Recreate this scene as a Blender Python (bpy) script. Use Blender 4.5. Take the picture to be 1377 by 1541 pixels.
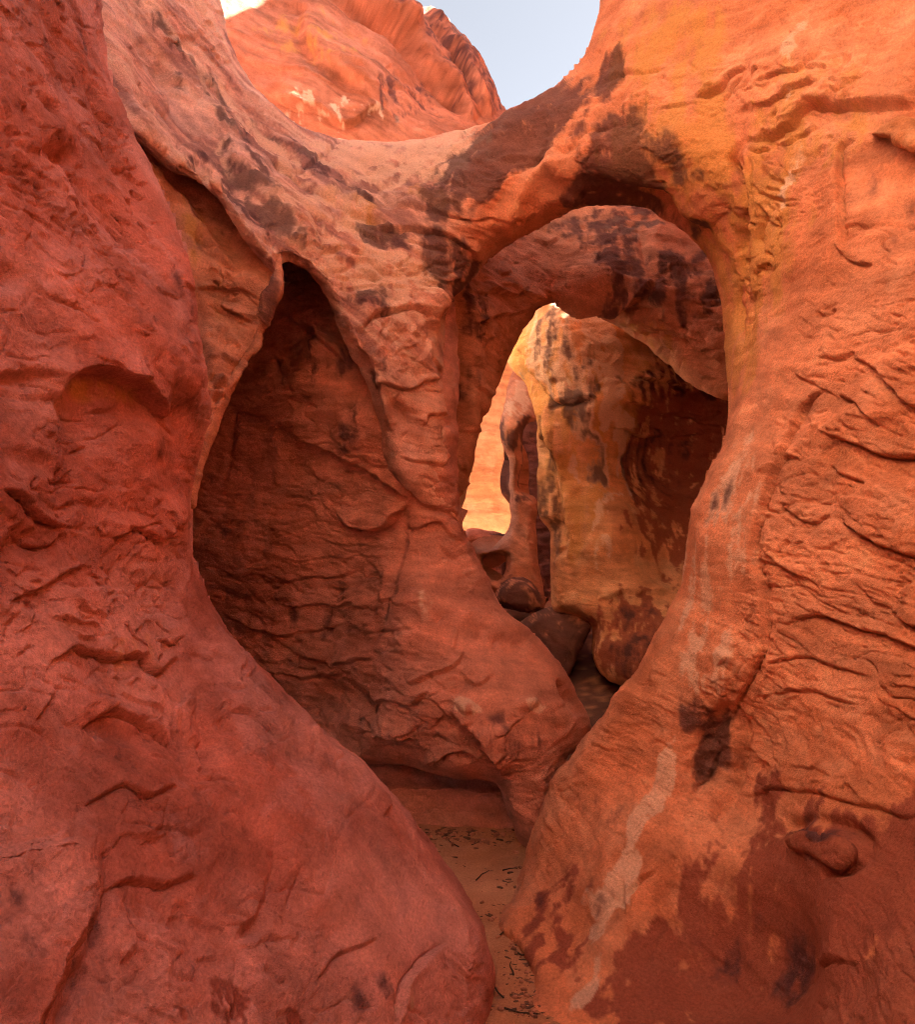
import bpy, math, random
import numpy as np
from concurrent.futures import ThreadPoolExecutor
from mathutils import Vector

random.seed(7); rng = np.random.default_rng(7)
sc = bpy.context.scene
for o in list(bpy.data.objects): bpy.data.objects.remove(o)

# ------------------------------------------------------------------ camera
FPX, CU, CV, CAMZ = 1100.0, 688.5, 770.5, 1.6     # focal length and centre in photograph pixels, eye height
cam_d = bpy.data.cameras.new('camera'); cam = bpy.data.objects.new('camera', cam_d)
sc.collection.objects.link(cam); sc.camera = cam
cam.location = (0, 0, CAMZ); cam.rotation_euler = (math.radians(90), 0, 0)
cam_d.sensor_fit = 'VERTICAL'; cam_d.sensor_height = 24.0; cam_d.lens = 24.0*FPX/1541.0
cam_d.clip_start = 0.05; cam_d.clip_end = 2000

# ------------------------------------------------------------------ sky, sun, exposure
SUN = Vector((0.85, -0.06, 0.80)).normalized()      # towards the sun
elev = math.asin(SUN.z); azim = math.atan2(SUN.x, SUN.y)
w = bpy.data.worlds.new('World'); sc.world = w; w.use_nodes = True
nt = w.node_tree; nt.nodes.clear()
out = nt.nodes.new('ShaderNodeOutputWorld'); bg = nt.nodes.new('ShaderNodeBackground'); sky = nt.nodes.new('ShaderNodeTexSky')
sky.sky_type = 'NISHITA'; sky.sun_disc = False; sky.sun_elevation = elev; sky.sun_rotation = azim
sky.altitude = 1500; sky.air_density = 0.8; sky.dust_density = 7.0; sky.ozone_density = 1.0
bg.inputs['Strength'].default_value = 0.05
hs = nt.nodes.new('ShaderNodeHueSaturation'); hs.inputs['Saturation'].default_value = 0.32; hs.inputs['Value'].default_value = 0.62
nt.links.new(sky.outputs[0], hs.inputs['Color']); nt.links.new(hs.outputs[0], bg.inputs[0]); nt.links.new(bg.outputs[0], out.inputs[0])
sun_d = bpy.data.lights.new('sun', 'SUN'); sun = bpy.data.objects.new('sun', sun_d); sc.collection.objects.link(sun)
sun_d.energy = 5.0; sun_d.angle = math.radians(0.5); sun_d.color = (1.0, 0.93, 0.82)
sun.rotation_euler = (-SUN).to_track_quat('-Z', 'Y').to_euler(); sun.location = (6, -4, 14)
vs = sc.view_settings; vs.view_transform = 'Standard'; vs.look = 'None'; vs.exposure = 3.55; vs.gamma = 1.0; vs.use_curve_mapping = False
sc.cycles.max_bounces = 6; sc.cycles.diffuse_bounces = 5; sc.cycles.glossy_bounces = 1; sc.cycles.use_denoising = True
sc.cycles.use_adaptive_sampling = True; sc.cycles.adaptive_threshold = 0.02; sc.cycles.denoising_prefilter = 'NONE'; sc.cycles.filter_width = 1.1
sc.cycles.sample_clamp_indirect = 8.0

# ------------------------------------------------------------------ noise
_perm = rng.permutation(256).astype(np.int32); _perm = np.concatenate([_perm, _perm, _perm])
_g = np.array([(1,1,0),(-1,1,0),(1,-1,0),(-1,-1,0),(1,0,1),(-1,0,1),(1,0,-1),(-1,0,-1),(0,1,1),(0,-1,1),(0,1,-1),(0,-1,-1),(1,1,0),(-1,1,0),(0,-1,1),(0,-1,-1)], np.float32)
POOL = ThreadPoolExecutor(4)
def perlin(p):
    p = np.asarray(p, np.float32)
    if len(p) < 20000: return perlin1(p)
    return np.concatenate(list(POOL.map(perlin1, np.array_split(p, max(4, len(p)//30000)))))
def perlin1(p):
    p = np.asarray(p, np.float32); i = np.floor(p).astype(np.int32); f = p - i; i &= 255
    u = f*f*f*(f*(f*6-15)+10)
    def corner(dx, dy, dz):
        h = _perm[_perm[_perm[i[:,0]+dx] + i[:,1]+dy] + i[:,2]+dz] & 15
        g = _g[h]
        return g[:,0]*(f[:,0]-dx) + g[:,1]*(f[:,1]-dy) + g[:,2]*(f[:,2]-dz)
    def lerp(a, b, t): return a + t*(b-a)
    x00 = lerp(corner(0,0,0), corner(1,0,0), u[:,0]); x10 = lerp(corner(0,1,0), corner(1,1,0), u[:,0])
    x01 = lerp(corner(0,0,1), corner(1,0,1), u[:,0]); x11 = lerp(corner(0,1,1), corner(1,1,1), u[:,0])
    return lerp(lerp(x00, x10, u[:,1]), lerp(x01, x11, u[:,1]), u[:,2])
def fbm(p, octs=3, lac=2.03, gain=0.5):
    s = 0; a = 1.0
    for k in range(octs):
        s = s + a*perlin(p*(lac**k) + 17.3*k); a *= gain
    return s
def sstep(a, b, x):
    t = np.clip((x-a)/(b-a), 0, 1); return t*t*(3-2*t)

# ------------------------------------------------------------------ plane geometry helpers
def catmull(pts, step=6.0, closed=True):
    P = np.array([p[:2] for p in pts], float); n = len(P); out = []
    rngk = range(n if closed else n-1)
    for k in rngk:
        if closed: p0, p1, p2, p3 = P[k-1], P[k], P[(k+1) % n], P[(k+2) % n]
        else: p0, p1, p2, p3 = P[max(k-1,0)], P[k], P[k+1], P[min(k+2,n-1)]
        L = np.linalg.norm(p2-p1); m = max(1, int(min(L/step, 40)))
        t1 = (p2-p0)/max(np.linalg.norm(p2-p1)+np.linalg.norm(p1-p0),1e-6)*L
        t2 = (p3-p1)/max(np.linalg.norm(p3-p2)+np.linalg.norm(p2-p1),1e-6)*L
        for t in np.arange(m)/m:
            h00 = 2*t**3-3*t**2+1; h10 = t**3-2*t**2+t; h01 = -2*t**3+3*t**2; h11 = t**3-t**2
            out.append(h00*p1+h10*t1+h01*p2+h11*t2)
    if not closed: out.append(P[-1])
    return np.array(out)
def seg_dist(Q, A, B):
    """distance, closest point, segment and place along it from points Q to polyline segments A->B"""
    n = len(Q)
    if n > 6000:
        parts = list(POOL.map(lambda q: seg_dist(q, A, B), np.array_split(Q, n//3000+1)))
        return tuple(np.concatenate([p[k] for p in parts]) for k in range(4))
    q = np.asarray(Q, np.float32); a = np.asarray(A, np.float32); D = np.asarray(B-A, np.float32); L2 = np.maximum((D**2).sum(1), 1e-9)
    dx = q[:,0][:,None]-a[:,0]; dy = q[:,1][:,None]-a[:,1]
    t = np.clip((dx*D[:,0]+dy*D[:,1])/L2, 0, 1); dx -= t*D[:,0]; dy -= t*D[:,1]; dx *= dx; dy *= dy; dx += dy
    k = dx.argmin(1); r = np.arange(n); tt = t[r,k].astype(float)
    cp = np.asarray(A)[k]+tt[:,None]*np.asarray(B-A)[k]
    return np.sqrt(dx[r,k]).astype(float), cp, k, tt
def inside(Q, loops):
    c = np.zeros(len(Q), bool)
    for L in loops:
        A = L; B = np.roll(L, -1, 0)
        for a, b in zip(A, B):
            if a[1] == b[1]: continue
            m = (Q[:,1] >= min(a[1],b[1])) & (Q[:,1] < max(a[1],b[1]))
            if not m.any(): continue
            x = a[0]+(Q[m,1]-a[1])*(b[0]-a[0])/(b[1]-a[1])
            c[m] ^= Q[m,0] < x
    return c
class TPS:
    """thin-plate surface through (u, v, distance) given as inverse distance, so that flat rock stays flat"""
    def __init__(s, pts, smooth=0.002):
        P = np.array(pts, float); s.X = P[:,:2]/500.0; y = 1.0/P[:,2]; n = len(P)
        K = s.ker(s.X, s.X) + smooth*np.eye(n)
        M = np.zeros((n+3, n+3)); M[:n,:n] = K; M[:n,n] = 1; M[:n,n+1:] = s.X; M[n,:n] = 1; M[n+1:,:n] = s.X.T
        sol = np.linalg.solve(M, np.concatenate([y, np.zeros(3)])); s.w = sol[:n]; s.a = sol[n:]
        s.lo, s.hi = y.min()*0.7, y.max()*1.15
    @staticmethod
    def ker(A, B):
        r2 = ((A[:,None]-B[None])**2).sum(2); return 0.5*r2*np.log(np.maximum(r2, 1e-12))
    def __call__(s, Q):
        Q = np.asarray(Q, float)/500.0; o = np.empty(len(Q))
        for k in range(0, len(Q), 50000):
            q = Q[k:k+50000]; o[k:k+50000] = s.ker(q, s.X)@s.w + s.a[0] + q@s.a[1:]
        return 1.0/np.clip(o, s.lo, s.hi)
def axis(lo, hi, f0, f1, h):
    a = list(np.arange(max(lo,f0), min(hi,f1)+h, h))
    x = a[0]; st = h
    while x > lo: st *= 1.12; x -= st; a.insert(0, x)
    x = a[-1]; st = h
    while x < hi: st *= 1.12; x += st; a.append(x)
    return np.array(a)
def world_of(uv, Y):
    uv = np.asarray(uv, float)
    return np.stack([(uv[...,0]-CU)/FPX*Y, Y, CAMZ-(uv[...,1]-CV)/FPX*Y], -1)

# ------------------------------------------------------------------ materials
def rock_material(name, rough=0.88, bump=1.0, fine=105.0, tilt=10, ridge=1.0):
    """grain and fine relief; the colour (beds, mottling, varnish, painted shade) comes from the procedural 'stone' attribute"""
    m = bpy.data.materials.new(name); m.use_nodes = True; t = m.node_tree; N = t.nodes; L = t.links; N.clear()
    o = N.new('ShaderNodeOutputMaterial'); b = N.new('ShaderNodeBsdfPrincipled'); L.new(b.outputs[0], o.inputs[0])
    b.inputs['Roughness'].default_value = rough; b.inputs['Specular IOR Level'].default_value = 0.2
    tc = N.new('ShaderNodeNewGeometry')
    def noise(s, d, r):
        n = N.new('ShaderNodeTexNoise'); n.inputs['Scale'].default_value = s; n.inputs['Detail'].default_value = d; n.inputs['Roughness'].default_value = r
        L.new(tc.outputs['Position'], n.inputs['Vector']); return n.outputs['Fac']
    va = N.new('ShaderNodeVertexColor'); va.layer_name = 'stone'
    g = noise(fine, 5, 0.8)
    mr = N.new('ShaderNodeMapRange'); mr.inputs[1].default_value = 0.3; mr.inputs[2].default_value = 0.7; mr.inputs[3].default_value = 0.70; mr.inputs[4].default_value = 1.26
    L.new(g, mr.inputs[0])
    mx = N.new('ShaderNodeMix'); mx.data_type = 'RGBA'; mx.blend_type = 'MULTIPLY'; mx.inputs[0].default_value = 1.0
    L.new(va.outputs[0], mx.inputs[6]); L.new(mr.outputs[0], mx.inputs[7]); L.new(mx.outputs[2], b.inputs['Base Color'])
    mp = N.new('ShaderNodeMapping'); mp.inputs['Rotation'].default_value = (0, math.radians(tilt), 0); mp.inputs['Scale'].default_value = (0.4, 0.4, 1.0)
    L.new(tc.outputs['Position'], mp.inputs['Vector'])
    rd = N.new('ShaderNodeTexNoise'); rd.noise_type = 'RIDGED_MULTIFRACTAL'; rd.normalize = True; rd.inputs['Scale'].default_value = 16.0; rd.inputs['Detail'].default_value = 5.0; rd.inputs['Roughness'].default_value = 0.62; rd.inputs['Distortion'].default_value = 0.35
    L.new(mp.outputs[0], rd.inputs['Vector'])
    ad = N.new('ShaderNodeMath'); ad.operation = 'MULTIPLY_ADD'; ad.inputs[1].default_value = -1.5*ridge
    L.new(rd.outputs['Fac'], ad.inputs[0]); L.new(g, ad.inputs[2])
    bp = N.new('ShaderNodeBump'); bp.inputs['Strength'].default_value = 0.9; bp.inputs['Distance'].default_value = 0.011*bump
    L.new(ad.outputs[0], bp.inputs['Height']); L.new(bp.outputs[0], b.inputs['Normal'])
    return m
STONE = rock_material('sandstone'); STEEP = rock_material('sandstone_steep_beds', tilt=50); SANDM = rock_material('sand', 0.95, 0.5, 120.0, 0, 0.3)
PINK = dict(c1=(0.47,0.170,0.128), c2=(0.58,0.290,0.255), tilt=50, band=0.4)  # paler second tone imitates mauve skylight on the raised rock
ORANGE = dict(c1=(0.60,0.265,0.122), c2=(0.69,0.340,0.170), tilt=12, band=0.25)
CLIFF = dict(c1=(0.38,0.150,0.088), c2=(0.47,0.205,0.130), tilt=22, band=0.5)
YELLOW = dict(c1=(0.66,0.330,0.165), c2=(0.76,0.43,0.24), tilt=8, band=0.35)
BLEND = dict(c1=(0.62,0.248,0.128), c2=(0.74,0.330,0.190), tilt=14, band=0.28, left=((0.58,0.32,0.25), (0.73,0.48,0.39)))
RED = dict(c1=(0.55,0.230,0.155), c2=(0.64,0.300,0.215), tilt=5, band=0.35)
SALMON = dict(c1=(0.54,0.245,0.145), c2=(0.64,0.325,0.21), tilt=24, band=0.3)
SAND = dict(c1=(0.42,0.205,0.110), c2=(0.52,0.270,0.155), tilt=0, band=0.1)
CREAM = dict(c1=(0.66,0.44,0.27), c2=(0.74,0.54,0.36), tilt=10, band=0.2)
VARN_SHADE = np.array((0.070,0.036,0.048)); PALE = np.array((0.78,0.58,0.44)); DAMP_SHADE = np.array((0.30,0.085,0.058)); OCHRE = np.array((0.64,0.36,0.09))  # varnish and damp colours also stand in for shade in places
def paint(P, M, pal):
    """stone colour with some painted light and shade at each vertex: bedding, mottling, varnish streaks, scour and ochre wash"""
    P = np.asarray(P, np.float32); c1 = np.array(pal['c1']); c2 = np.array(pal['c2'])
    if 'left' in pal:     # the span turns from pinkish beds in the west to orange beds in the east
        k = sstep(-0.5, 0.45, P[:,0]+0.5*fbm(P*0.9+2.0, 2))[:,None]; c1 = np.array(pal['left'][0])*(1-k)+c1*k; c2 = np.array(pal['left'][1])*(1-k)+c2*k
    f = sstep(-0.35, 0.35, fbm(P*1.4+4.0, 4))[:,None]; col = c1*(1-f)+c2*f
    wv = P + 0.10*np.stack([fbm(P*1.1+9, 2), fbm(P*1.1+19, 2), fbm(P*1.1+29, 2)], -1)
    bed = fbm(bedded(wv, pal['tilt'], 0.12)*9.0, 4, gain=0.65)
    col = col*np.clip(1+pal['band']*bed, 0.45, 1.5)[:,None]
    if 'left' in pal:     # cream and mauve laminae that sweep down the western arm
        b2 = fbm(bedded(wv, 40, 0.10)*11.0+33.0, 5, gain=0.7); w2 = (1-k[:,0])*sstep(1.9, 2.6, P[:,2])
        cr = (np.clip(b2*1.5, 0, 0.75)*w2)[:,None]; col = col*(1-cr)+cr*np.array((0.80,0.60,0.47))
        mv = (np.clip(-b2*1.6, 0, 0.7)*w2)[:,None]; col = col*(1-mv)+mv*np.array((0.24,0.13,0.13))
    pk = sstep(0.05, 0.5, fbm(P*3.3+44.0, 5, gain=0.6))[:,None]; col = col*(1-0.35*pk) + 0.35*pk*np.minimum(c2*np.array((1.2,1.35,1.5)), 0.8)
    mo = fbm(P*11.0+8.0, 4, gain=0.65); col = col*np.clip(1+0.20*mo, 0.7, 1.3)[:,None]
    rag = fbm(P*5.0+70.0, 5, gain=0.75); stk = fbm(P*np.array((10,10,0.8),np.float32)+90.0, 4, gain=0.6)
    n = 0.45*rag+0.95*stk
    for ch, c, amt, e0, e1 in ((3, DAMP_SHADE, 0.85, 0.36, 0.66), (2, OCHRE, 0.58, 0.2, 1.0), (1, PALE, 0.75, 0.36, 0.70), (0, VARN_SHADE, 0.80, 0.22, 0.92)):
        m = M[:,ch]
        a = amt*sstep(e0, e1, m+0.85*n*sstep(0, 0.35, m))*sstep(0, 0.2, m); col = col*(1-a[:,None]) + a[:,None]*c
    return np.c_[np.clip(col, 0.01, 0.85), np.ones(len(P))]

# ------------------------------------------------------------------ relief builder
TRI = [0]
H = 2.15            # grid spacing in photograph pixels
def tag(o, label, cat, group=None):
    o['label'] = label; o['category'] = cat; o['kind'] = 'thing'
    if group: o['group'] = group
    return o
def mesh_from(name, V, F, mat, mask=None, smooth=True, parent=None, origin=None):
    V = np.asarray(V, np.float32); F = np.asarray(F, np.int32)
    if origin is None: origin = (float(V[:,0].mean()), float(V[:,1].mean()), float(V[:,2].min()))
    V = V - np.array(origin, np.float32)
    me = bpy.data.meshes.new(name); k = F.shape[1]
    me.vertices.add(len(V)); me.vertices.foreach_set('co', V.ravel())
    me.loops.add(F.size); me.loops.foreach_set('vertex_index', F.ravel())
    me.polygons.add(len(F)); me.polygons.foreach_set('loop_start', np.arange(len(F), dtype=np.int32)*k)
    me.polygons.foreach_set('use_smooth', np.full(len(F), smooth))
    me.update(calc_edges=True); me.validate()
    if mask is not None:
        ca = me.color_attributes.new('stone', 'FLOAT_COLOR', 'POINT'); ca.data.foreach_set('color', np.asarray(mask, np.float32).ravel())
    me.materials.append(mat if mat is not None else STONE)
    o = bpy.data.objects.new(name, me); sc.collection.objects.link(o); o.location = origin
    if parent is not None:
        o.parent = parent; o.matrix_parent_inverse = parent.matrix_world.inverted() if False else o.matrix_parent_inverse
        o.location = Vector(origin) - parent.location
    return o

STYLE = dict(tilt=10, lump=0.045, bed=0.014, step=0.006, crack=0.012, grain=0.0030, fbed=6.0, fstep=2.2, fcrack=2.6, warp=4.0, rough=1.0)
def bedded(p, tilt, along=0.3):
    a = math.radians(tilt); c, s = math.cos(a), math.sin(a)
    x = p[:,0]*c - p[:,2]*s; z = p[:,0]*s + p[:,2]*c       # tilt > 0: beds run down to the right
    return np.stack([x*along, p[:,1]*along, z], -1)
def stairs(n, sharp=0.88):
    fl = np.floor(n); fr = n-fl
    return fl + sstep(sharp, 1.0, fr) - 0.5*fr
def natural_relief(p, st):
    """lumps, bedding, conchoidal flake edges, cracks and grain of weathered sandstone"""
    d = st['lump']*fbm(p*1.7+3.1, 3)
    d += 0.004*fbm(p*6.0+13.0, 2)
    wv = p + 0.05*np.stack([fbm(p*2.5+9, 2), fbm(p*2.5+19, 2), fbm(p*2.5+29, 2)], -1)
    d += st['bed']*fbm(bedded(wv, st['tilt'])*st['fbed'], 4, gain=0.55)
    area = sstep(-0.05, 0.3, fbm(p*1.3+31.0, 2))
    d += st['step']*stairs(fbm(bedded(wv, st['tilt'], 0.55)*st['fstep']+9.7, 4)*4.0)*area
    areb = sstep(-0.1, 0.35, fbm(p*2.3+131.0, 2))*st['rough']
    d += st.get('flake', 0.005)*stairs(fbm(bedded(wv, st['tilt'], 0.5)*7.0+19.7, 3)*3.0, 0.8)*areb
    d += 0.0030*stairs(fbm(bedded(wv, st['tilt']+8, 0.4)*17.0+29.7, 3)*2.5, 0.75)*sstep(-0.2, 0.3, fbm(p*3.1+231.0, 2))*st['rough']
    c = np.abs(fbm(bedded(wv, st['tilt'], 0.35)*st['fcrack']*2+51.0, 3))
    d -= st['crack']*np.exp(-(c/0.03)**2)*sstep(0.0, 0.35, fbm(p*2.1+71.0, 2))
    c = np.abs(fbm(bedded(wv, st['tilt']-6, 0.3)*15.0+151.0, 2))
    d -= 0.6*st['crack']*np.exp(-(c/0.05)**2)*sstep(0.05, 0.4, fbm(p*3.0+171.0, 2))*st['rough']
    g = np.abs(fbm(bedded(wv, st['tilt'], 0.07)*24.0+5.0, 3, gain=0.6))
    d -= 0.0060*np.exp(-(g/0.10)**2)*sstep(-0.15, 0.3, fbm(bedded(p, st['tilt'], 0.4)*2.2+301.0, 2))*(0.3+0.7*st['rough'])
    d += st['grain']*fbm(p*30.0, 3, gain=0.7)
    return d
def scatter(n, cen, rad, ang, spread, length, amp, wid, seed, kinds=('ledge','crack')):
    """short flake edges and cracks strewn over part of a face"""
    r = random.Random(seed); out = []
    for _ in range(n):
        t = r.random()*6.283; q = math.sqrt(r.random()); u = cen[0]+rad[0]*q*math.cos(t); v = cen[1]+rad[1]*q*math.sin(t)
        a = math.radians(ang+r.gauss(0, spread)); L = length*(0.4+1.1*r.random()**1.5); pts = []
        x, y = u, v
        for k in range(4):
            pts.append((x, y)); x += L/3*math.cos(a); y += L/3*math.sin(a); a += r.gauss(0, 0.35)
        k = r.choice(kinds); am = 0.6*amp*(0.35+r.random())
        out.append((k, pts, am if k == 'ledge' else 1.6*am, wid*(1.8+2.2*r.random()) if k == 'ledge' else max(2.4, wid*0.16*(0.6+r.random()))))
    return out

def feature_disp(UV, Wp, feats, warp):
    """hand-placed cracks, ledges, dents and bosses, (u, v) along the rock face, heights in metres"""
    d = np.zeros(len(UV))
    if not feats: return d
    n1 = fbm(Wp*5.0+5.0, 3); n2 = fbm(Wp*5.0+45.0, 3)
    Q = UV + warp*np.stack([n1, n2], -1)*2.0
    for f in feats:
        k = f[0]
        if k in ('crack', 'ledge', 'roll'):
            _, pts, amp, wid = f[:4]
            L = catmull(pts, 8, closed=False); A, B = L[:-1], L[1:]
            rad = wid*(3.0 if k == 'crack' else 4.0)
            lo = L.min(0)-rad; hi = L.max(0)+rad
            m = np.where((Q[:,0] > lo[0]) & (Q[:,0] < hi[0]) & (Q[:,1] > lo[1]) & (Q[:,1] < hi[1]))[0]
            if not len(m): continue
            dist, cp, idx, t = seg_dist(Q[m], A, B)
            s = (idx+t)/len(A); tip = np.clip(np.minimum(s, 1-s)*6, 0, 1)**0.6
            if len(f) > 4 and f[4] == 'full': tip = np.ones(len(m))
            if k == 'crack':
                vary = 0.65+0.6*n1[m]
                d[m] -= amp*tip*np.exp(-(dist/(wid*(0.5+0.5*tip)))**2)*np.clip(vary, 0.2, 1.4)
            else:
                D = (B-A)[idx]; r = Q[m]-A[idx]; side = D[:,0]*r[:,1]-D[:,1]*r[:,0]   # >0: right-hand side when walking the line (v down)
                sd = np.where(side > 0, dist, -dist)
                tw = max(1.3, min(5.0, abs(amp)/0.022))
                if k == 'ledge':    # left-hand side stands proud with a sharp lip, a thin undercut below it
                    up = np.exp(-np.maximum(-sd,0)/wid)*(1-sstep(-0.7*tw, tw, sd))
                    dn = -0.55*np.exp(-np.maximum(sd,0)/(wid*0.28))*sstep(-0.7*tw, tw, sd)
                    d[m] += amp*tip*(up+dn)
                else:               # roll: soft rounded shoulder, left-hand side high
                    d[m] += amp*tip*np.exp(-(dist/(1.6*wid))**2)*np.tanh(-sd/(0.45*wid))
        elif k in ('boss', 'dent', 'plate'):
            _, (cu, cv), (ru, rv), ang, amp = f[:5]
            a = math.radians(ang); du = Q[:,0]-cu; dv = Q[:,1]-cv
            x = (du*math.cos(a)+dv*math.sin(a))/ru; y = (-du*math.sin(a)+dv*math.cos(a))/rv
            r = np.sqrt(x*x+y*y)
            m = r < 1.6
            if k == 'plate': d[m] += amp*(1-sstep(0.92, 1.06, r[m]))*(1-0.25*r[m])
            else: d[m] += (amp if k == 'boss' else -amp)*np.clip(1-(r[m]/1.4)**2, 0, 1)**2
    return d
def stain_shade_masks(UV, Wp, stain_shades):
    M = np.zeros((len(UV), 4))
    if not stain_shades: return M
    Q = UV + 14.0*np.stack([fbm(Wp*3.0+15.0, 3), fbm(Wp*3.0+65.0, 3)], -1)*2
    for ch, (cu, cv), (ru, rv), ang, amt in stain_shades:
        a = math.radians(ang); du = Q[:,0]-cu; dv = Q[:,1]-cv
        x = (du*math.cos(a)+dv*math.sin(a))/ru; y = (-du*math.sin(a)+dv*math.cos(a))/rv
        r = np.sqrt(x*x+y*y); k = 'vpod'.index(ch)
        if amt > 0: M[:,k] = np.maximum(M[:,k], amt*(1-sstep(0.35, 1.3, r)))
        else: M[:,k] *= 1+amt*(1-sstep(0.5, 1.2, r))
    return M

def relief(name, outline, depth, mat, holes=(), R=0.12, rw=26, T=0.6, style=None, feats=(), stain_shades=(), parent=None, h=None, frame=None, jitter=1.5, on=None, flare=22, Rs=(), calm=(), Ts=()):
    """a solid piece of rock: its face follows `depth` (metres), rounds over by R near its outline and has side and back"""
    st = dict(STYLE); st.update(style or {}); h = h or H
    loops = [catmull(outline)] + [catmull(x) for x in holes]
    for L in loops:
        z = np.zeros((len(L), 3)); z[:,:2] = L/38.0
        L += jitter*np.stack([fbm(z+2.2, 3), fbm(z+52.2, 3)], -1)*2
    f0u, f1u, f0v, f1v = frame or (-24, 1401, -24, 1565)
    lo = np.min([L.min(0) for L in loops], 0); hi = np.max([L.max(0) for L in loops], 0)
    U = axis(lo[0]-h, hi[0]+h, f0u, f1u, h); Vv = axis(lo[1]-h, hi[1]+h, f0v, f1v, h)
    nu, nv = len(U), len(Vv)
    g = np.stack(np.meshgrid(U, Vv), -1).reshape(-1, 2)
    sgn = inside(g, loops)
    A = np.concatenate([L for L in loops]); B = np.concatenate([np.roll(L, -1, 0) for L in loops])
    # used cells: any corner inside
    S = sgn.reshape(nv, nu)
    cell = S[:-1,:-1] | S[1:,:-1] | S[:-1,1:] | S[1:,1:]
    # near band by dilation
    need = np.zeros((nv, nu), bool); need[:-1,:-1] |= cell; need[1:,:-1] |= cell; need[:-1,1:] |= cell; need[1:,1:] |= cell
    step = 4
    gc = np.stack(np.meshgrid(U[::step], Vv[::step]), -1).reshape(-1,2)
    dc, _, _, _ = seg_dist(gc, A, B); dc = dc.reshape(len(Vv[::step]), len(U[::step]))
    iu = np.interp(U, U[::step], np.arange(len(U[::step]))); iv = np.interp(Vv, Vv[::step], np.arange(len(Vv[::step])))
    a0 = np.clip(np.floor(iu).astype(int), 0, dc.shape[1]-2) if dc.shape[1] > 1 else np.zeros(nu,int); fu = iu-a0
    b0 = np.clip(np.floor(iv).astype(int), 0, dc.shape[0]-2) if dc.shape[0] > 1 else np.zeros(nv,int); fv = iv-b0
    top = dc[b0][:,a0]*(1-fu)+dc[b0][:,a0+1]*fu; bot = dc[b0+1][:,a0]*(1-fu)+dc[b0+1][:,a0+1]*fu
    dist = (top*(1-fv)[:,None]+bot*fv[:,None]).ravel()
    needf = need.ravel()
    near = needf & ((dist < rw+20) | ~sgn)
    ni = np.where(near)[0]
    dn, cpn, _, _ = seg_dist(g[ni], A, B)
    dist[ni] = dn
    uv = g.copy()
    outp = np.where(needf & ~sgn)[0]
    pos = np.searchsorted(ni, outp); uv[outp] = cpn[pos]; dist[outp] = 0
    sd = np.where(sgn, dist, 0.0)
    idx = np.where(needf)[0]; remap = -np.ones(len(g), int); remap[idx] = np.arange(len(idx))
    uvq = uv[idx]; sq = sd[idx]
    if on is None: base = depth(uvq)
    else: base = on(uvq) + depth        # a part that lies on its parent's face
    t = np.clip(sq/rw, 0, 1)
    Rl = np.full(len(uvq), R)
    for (cu, cv), rad, r in Rs:
        wgt = np.exp(-(((uvq-np.array([cu,cv]))/rad)**2).sum(1)); Rl = Rl*(1-wgt)+r*wgt
    Tl = np.full(len(uvq), T)
    for (cu, cv), (ru, rv), tt in Ts:
        wgt = np.exp(-((uvq[:,0]-cu)/ru)**4-((uvq[:,1]-cv)/rv)**4); Tl = Tl*(1-wgt)+tt*wgt
    Yf = base + 1.15*Rl*(1-t)**2.4
    P = world_of(uvq, Yf)
    # normals from the faces
    cj, ci = np.where(cell)
    q00 = remap[cj*nu+ci]; q10 = remap[cj*nu+ci+1]; q11 = remap[(cj+1)*nu+ci+1]; q01 = remap[(cj+1)*nu+ci]
    F = np.stack([q00, q01, q11, q10], -1)           # faces the camera
    fn = np.cross(P[q11]-P[q00], P[q10]-P[q01])
    Nn = np.zeros_like(P)
    for q in (q00, q10, q11, q01):
        for c in range(3): Nn[:,c] += np.bincount(q, fn[:,c], len(P))
    Nn /= np.maximum(np.linalg.norm(Nn, axis=1, keepdims=True), 1e-9)
    if (Nn*(-P+np.array([0,0,CAMZ]))).sum(1).mean() < 0: Nn = -Nn; F = F[:, ::-1]
    edge_fade = 0.35+0.65*sstep(0, rw*0.8, sq)
    rough = np.ones(len(P))
    for (cu, cv), (ru, rv), ang in calm:       # water-polished places
        a = math.radians(ang); du = uvq[:,0]-cu; dv = uvq[:,1]-cv
        r = np.hypot((du*math.cos(a)+dv*math.sin(a))/ru, (-du*math.sin(a)+dv*math.cos(a))/rv); rough *= 0.22+0.78*sstep(0.6, 1.1, r+0.25*fbm(P*4.0+61.0, 2))
    nat = natural_relief(P, dict(st, rough=st['rough']*rough, step=st['step']*rough, crack=st['crack']*rough, grain=st['grain']*(0.4+0.6*rough)))
    fd = feature_disp(uvq, P, feats, st['warp'])
    P2 = P + Nn*(nat*edge_fade + fd*sstep(0, 6, sq))[:,None]
    mask = stain_shade_masks(uvq, P, stain_shades)
    # sides
    E = np.concatenate([F[:,[0,1]], F[:,[1,2]], F[:,[2,3]], F[:,[3,0]]]); key = np.sort(E, 1); key = key[:,0].astype(np.int64)*len(P)+key[:,1]
    uq, first, cnt = np.unique(key, return_index=True, return_counts=True)
    Eb = E[first[cnt == 1]]; Eb = Eb[Eb[:,0] != Eb[:,1]]
    bv = np.unique(Eb); bm = -np.ones(len(P), int); bm[bv] = np.arange(len(bv))
    # inward direction in the image plane for each rim vertex
    _, _, bs, _ = seg_dist(uvq[bv], A, B); nd = (B-A)[bs]; inward = np.stack([-nd[:,1], nd[:,0]], -1)
    inward /= np.maximum(np.linalg.norm(inward, axis=1, keepdims=True), 1e-9)
    inward *= np.where(inside(uvq[bv]+inward*2.0, loops), 1.0, -1.0)[:,None]
    rings = [P2]; vm = [mask]; faces = [F]; prev = bv; off = len(P)
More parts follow.
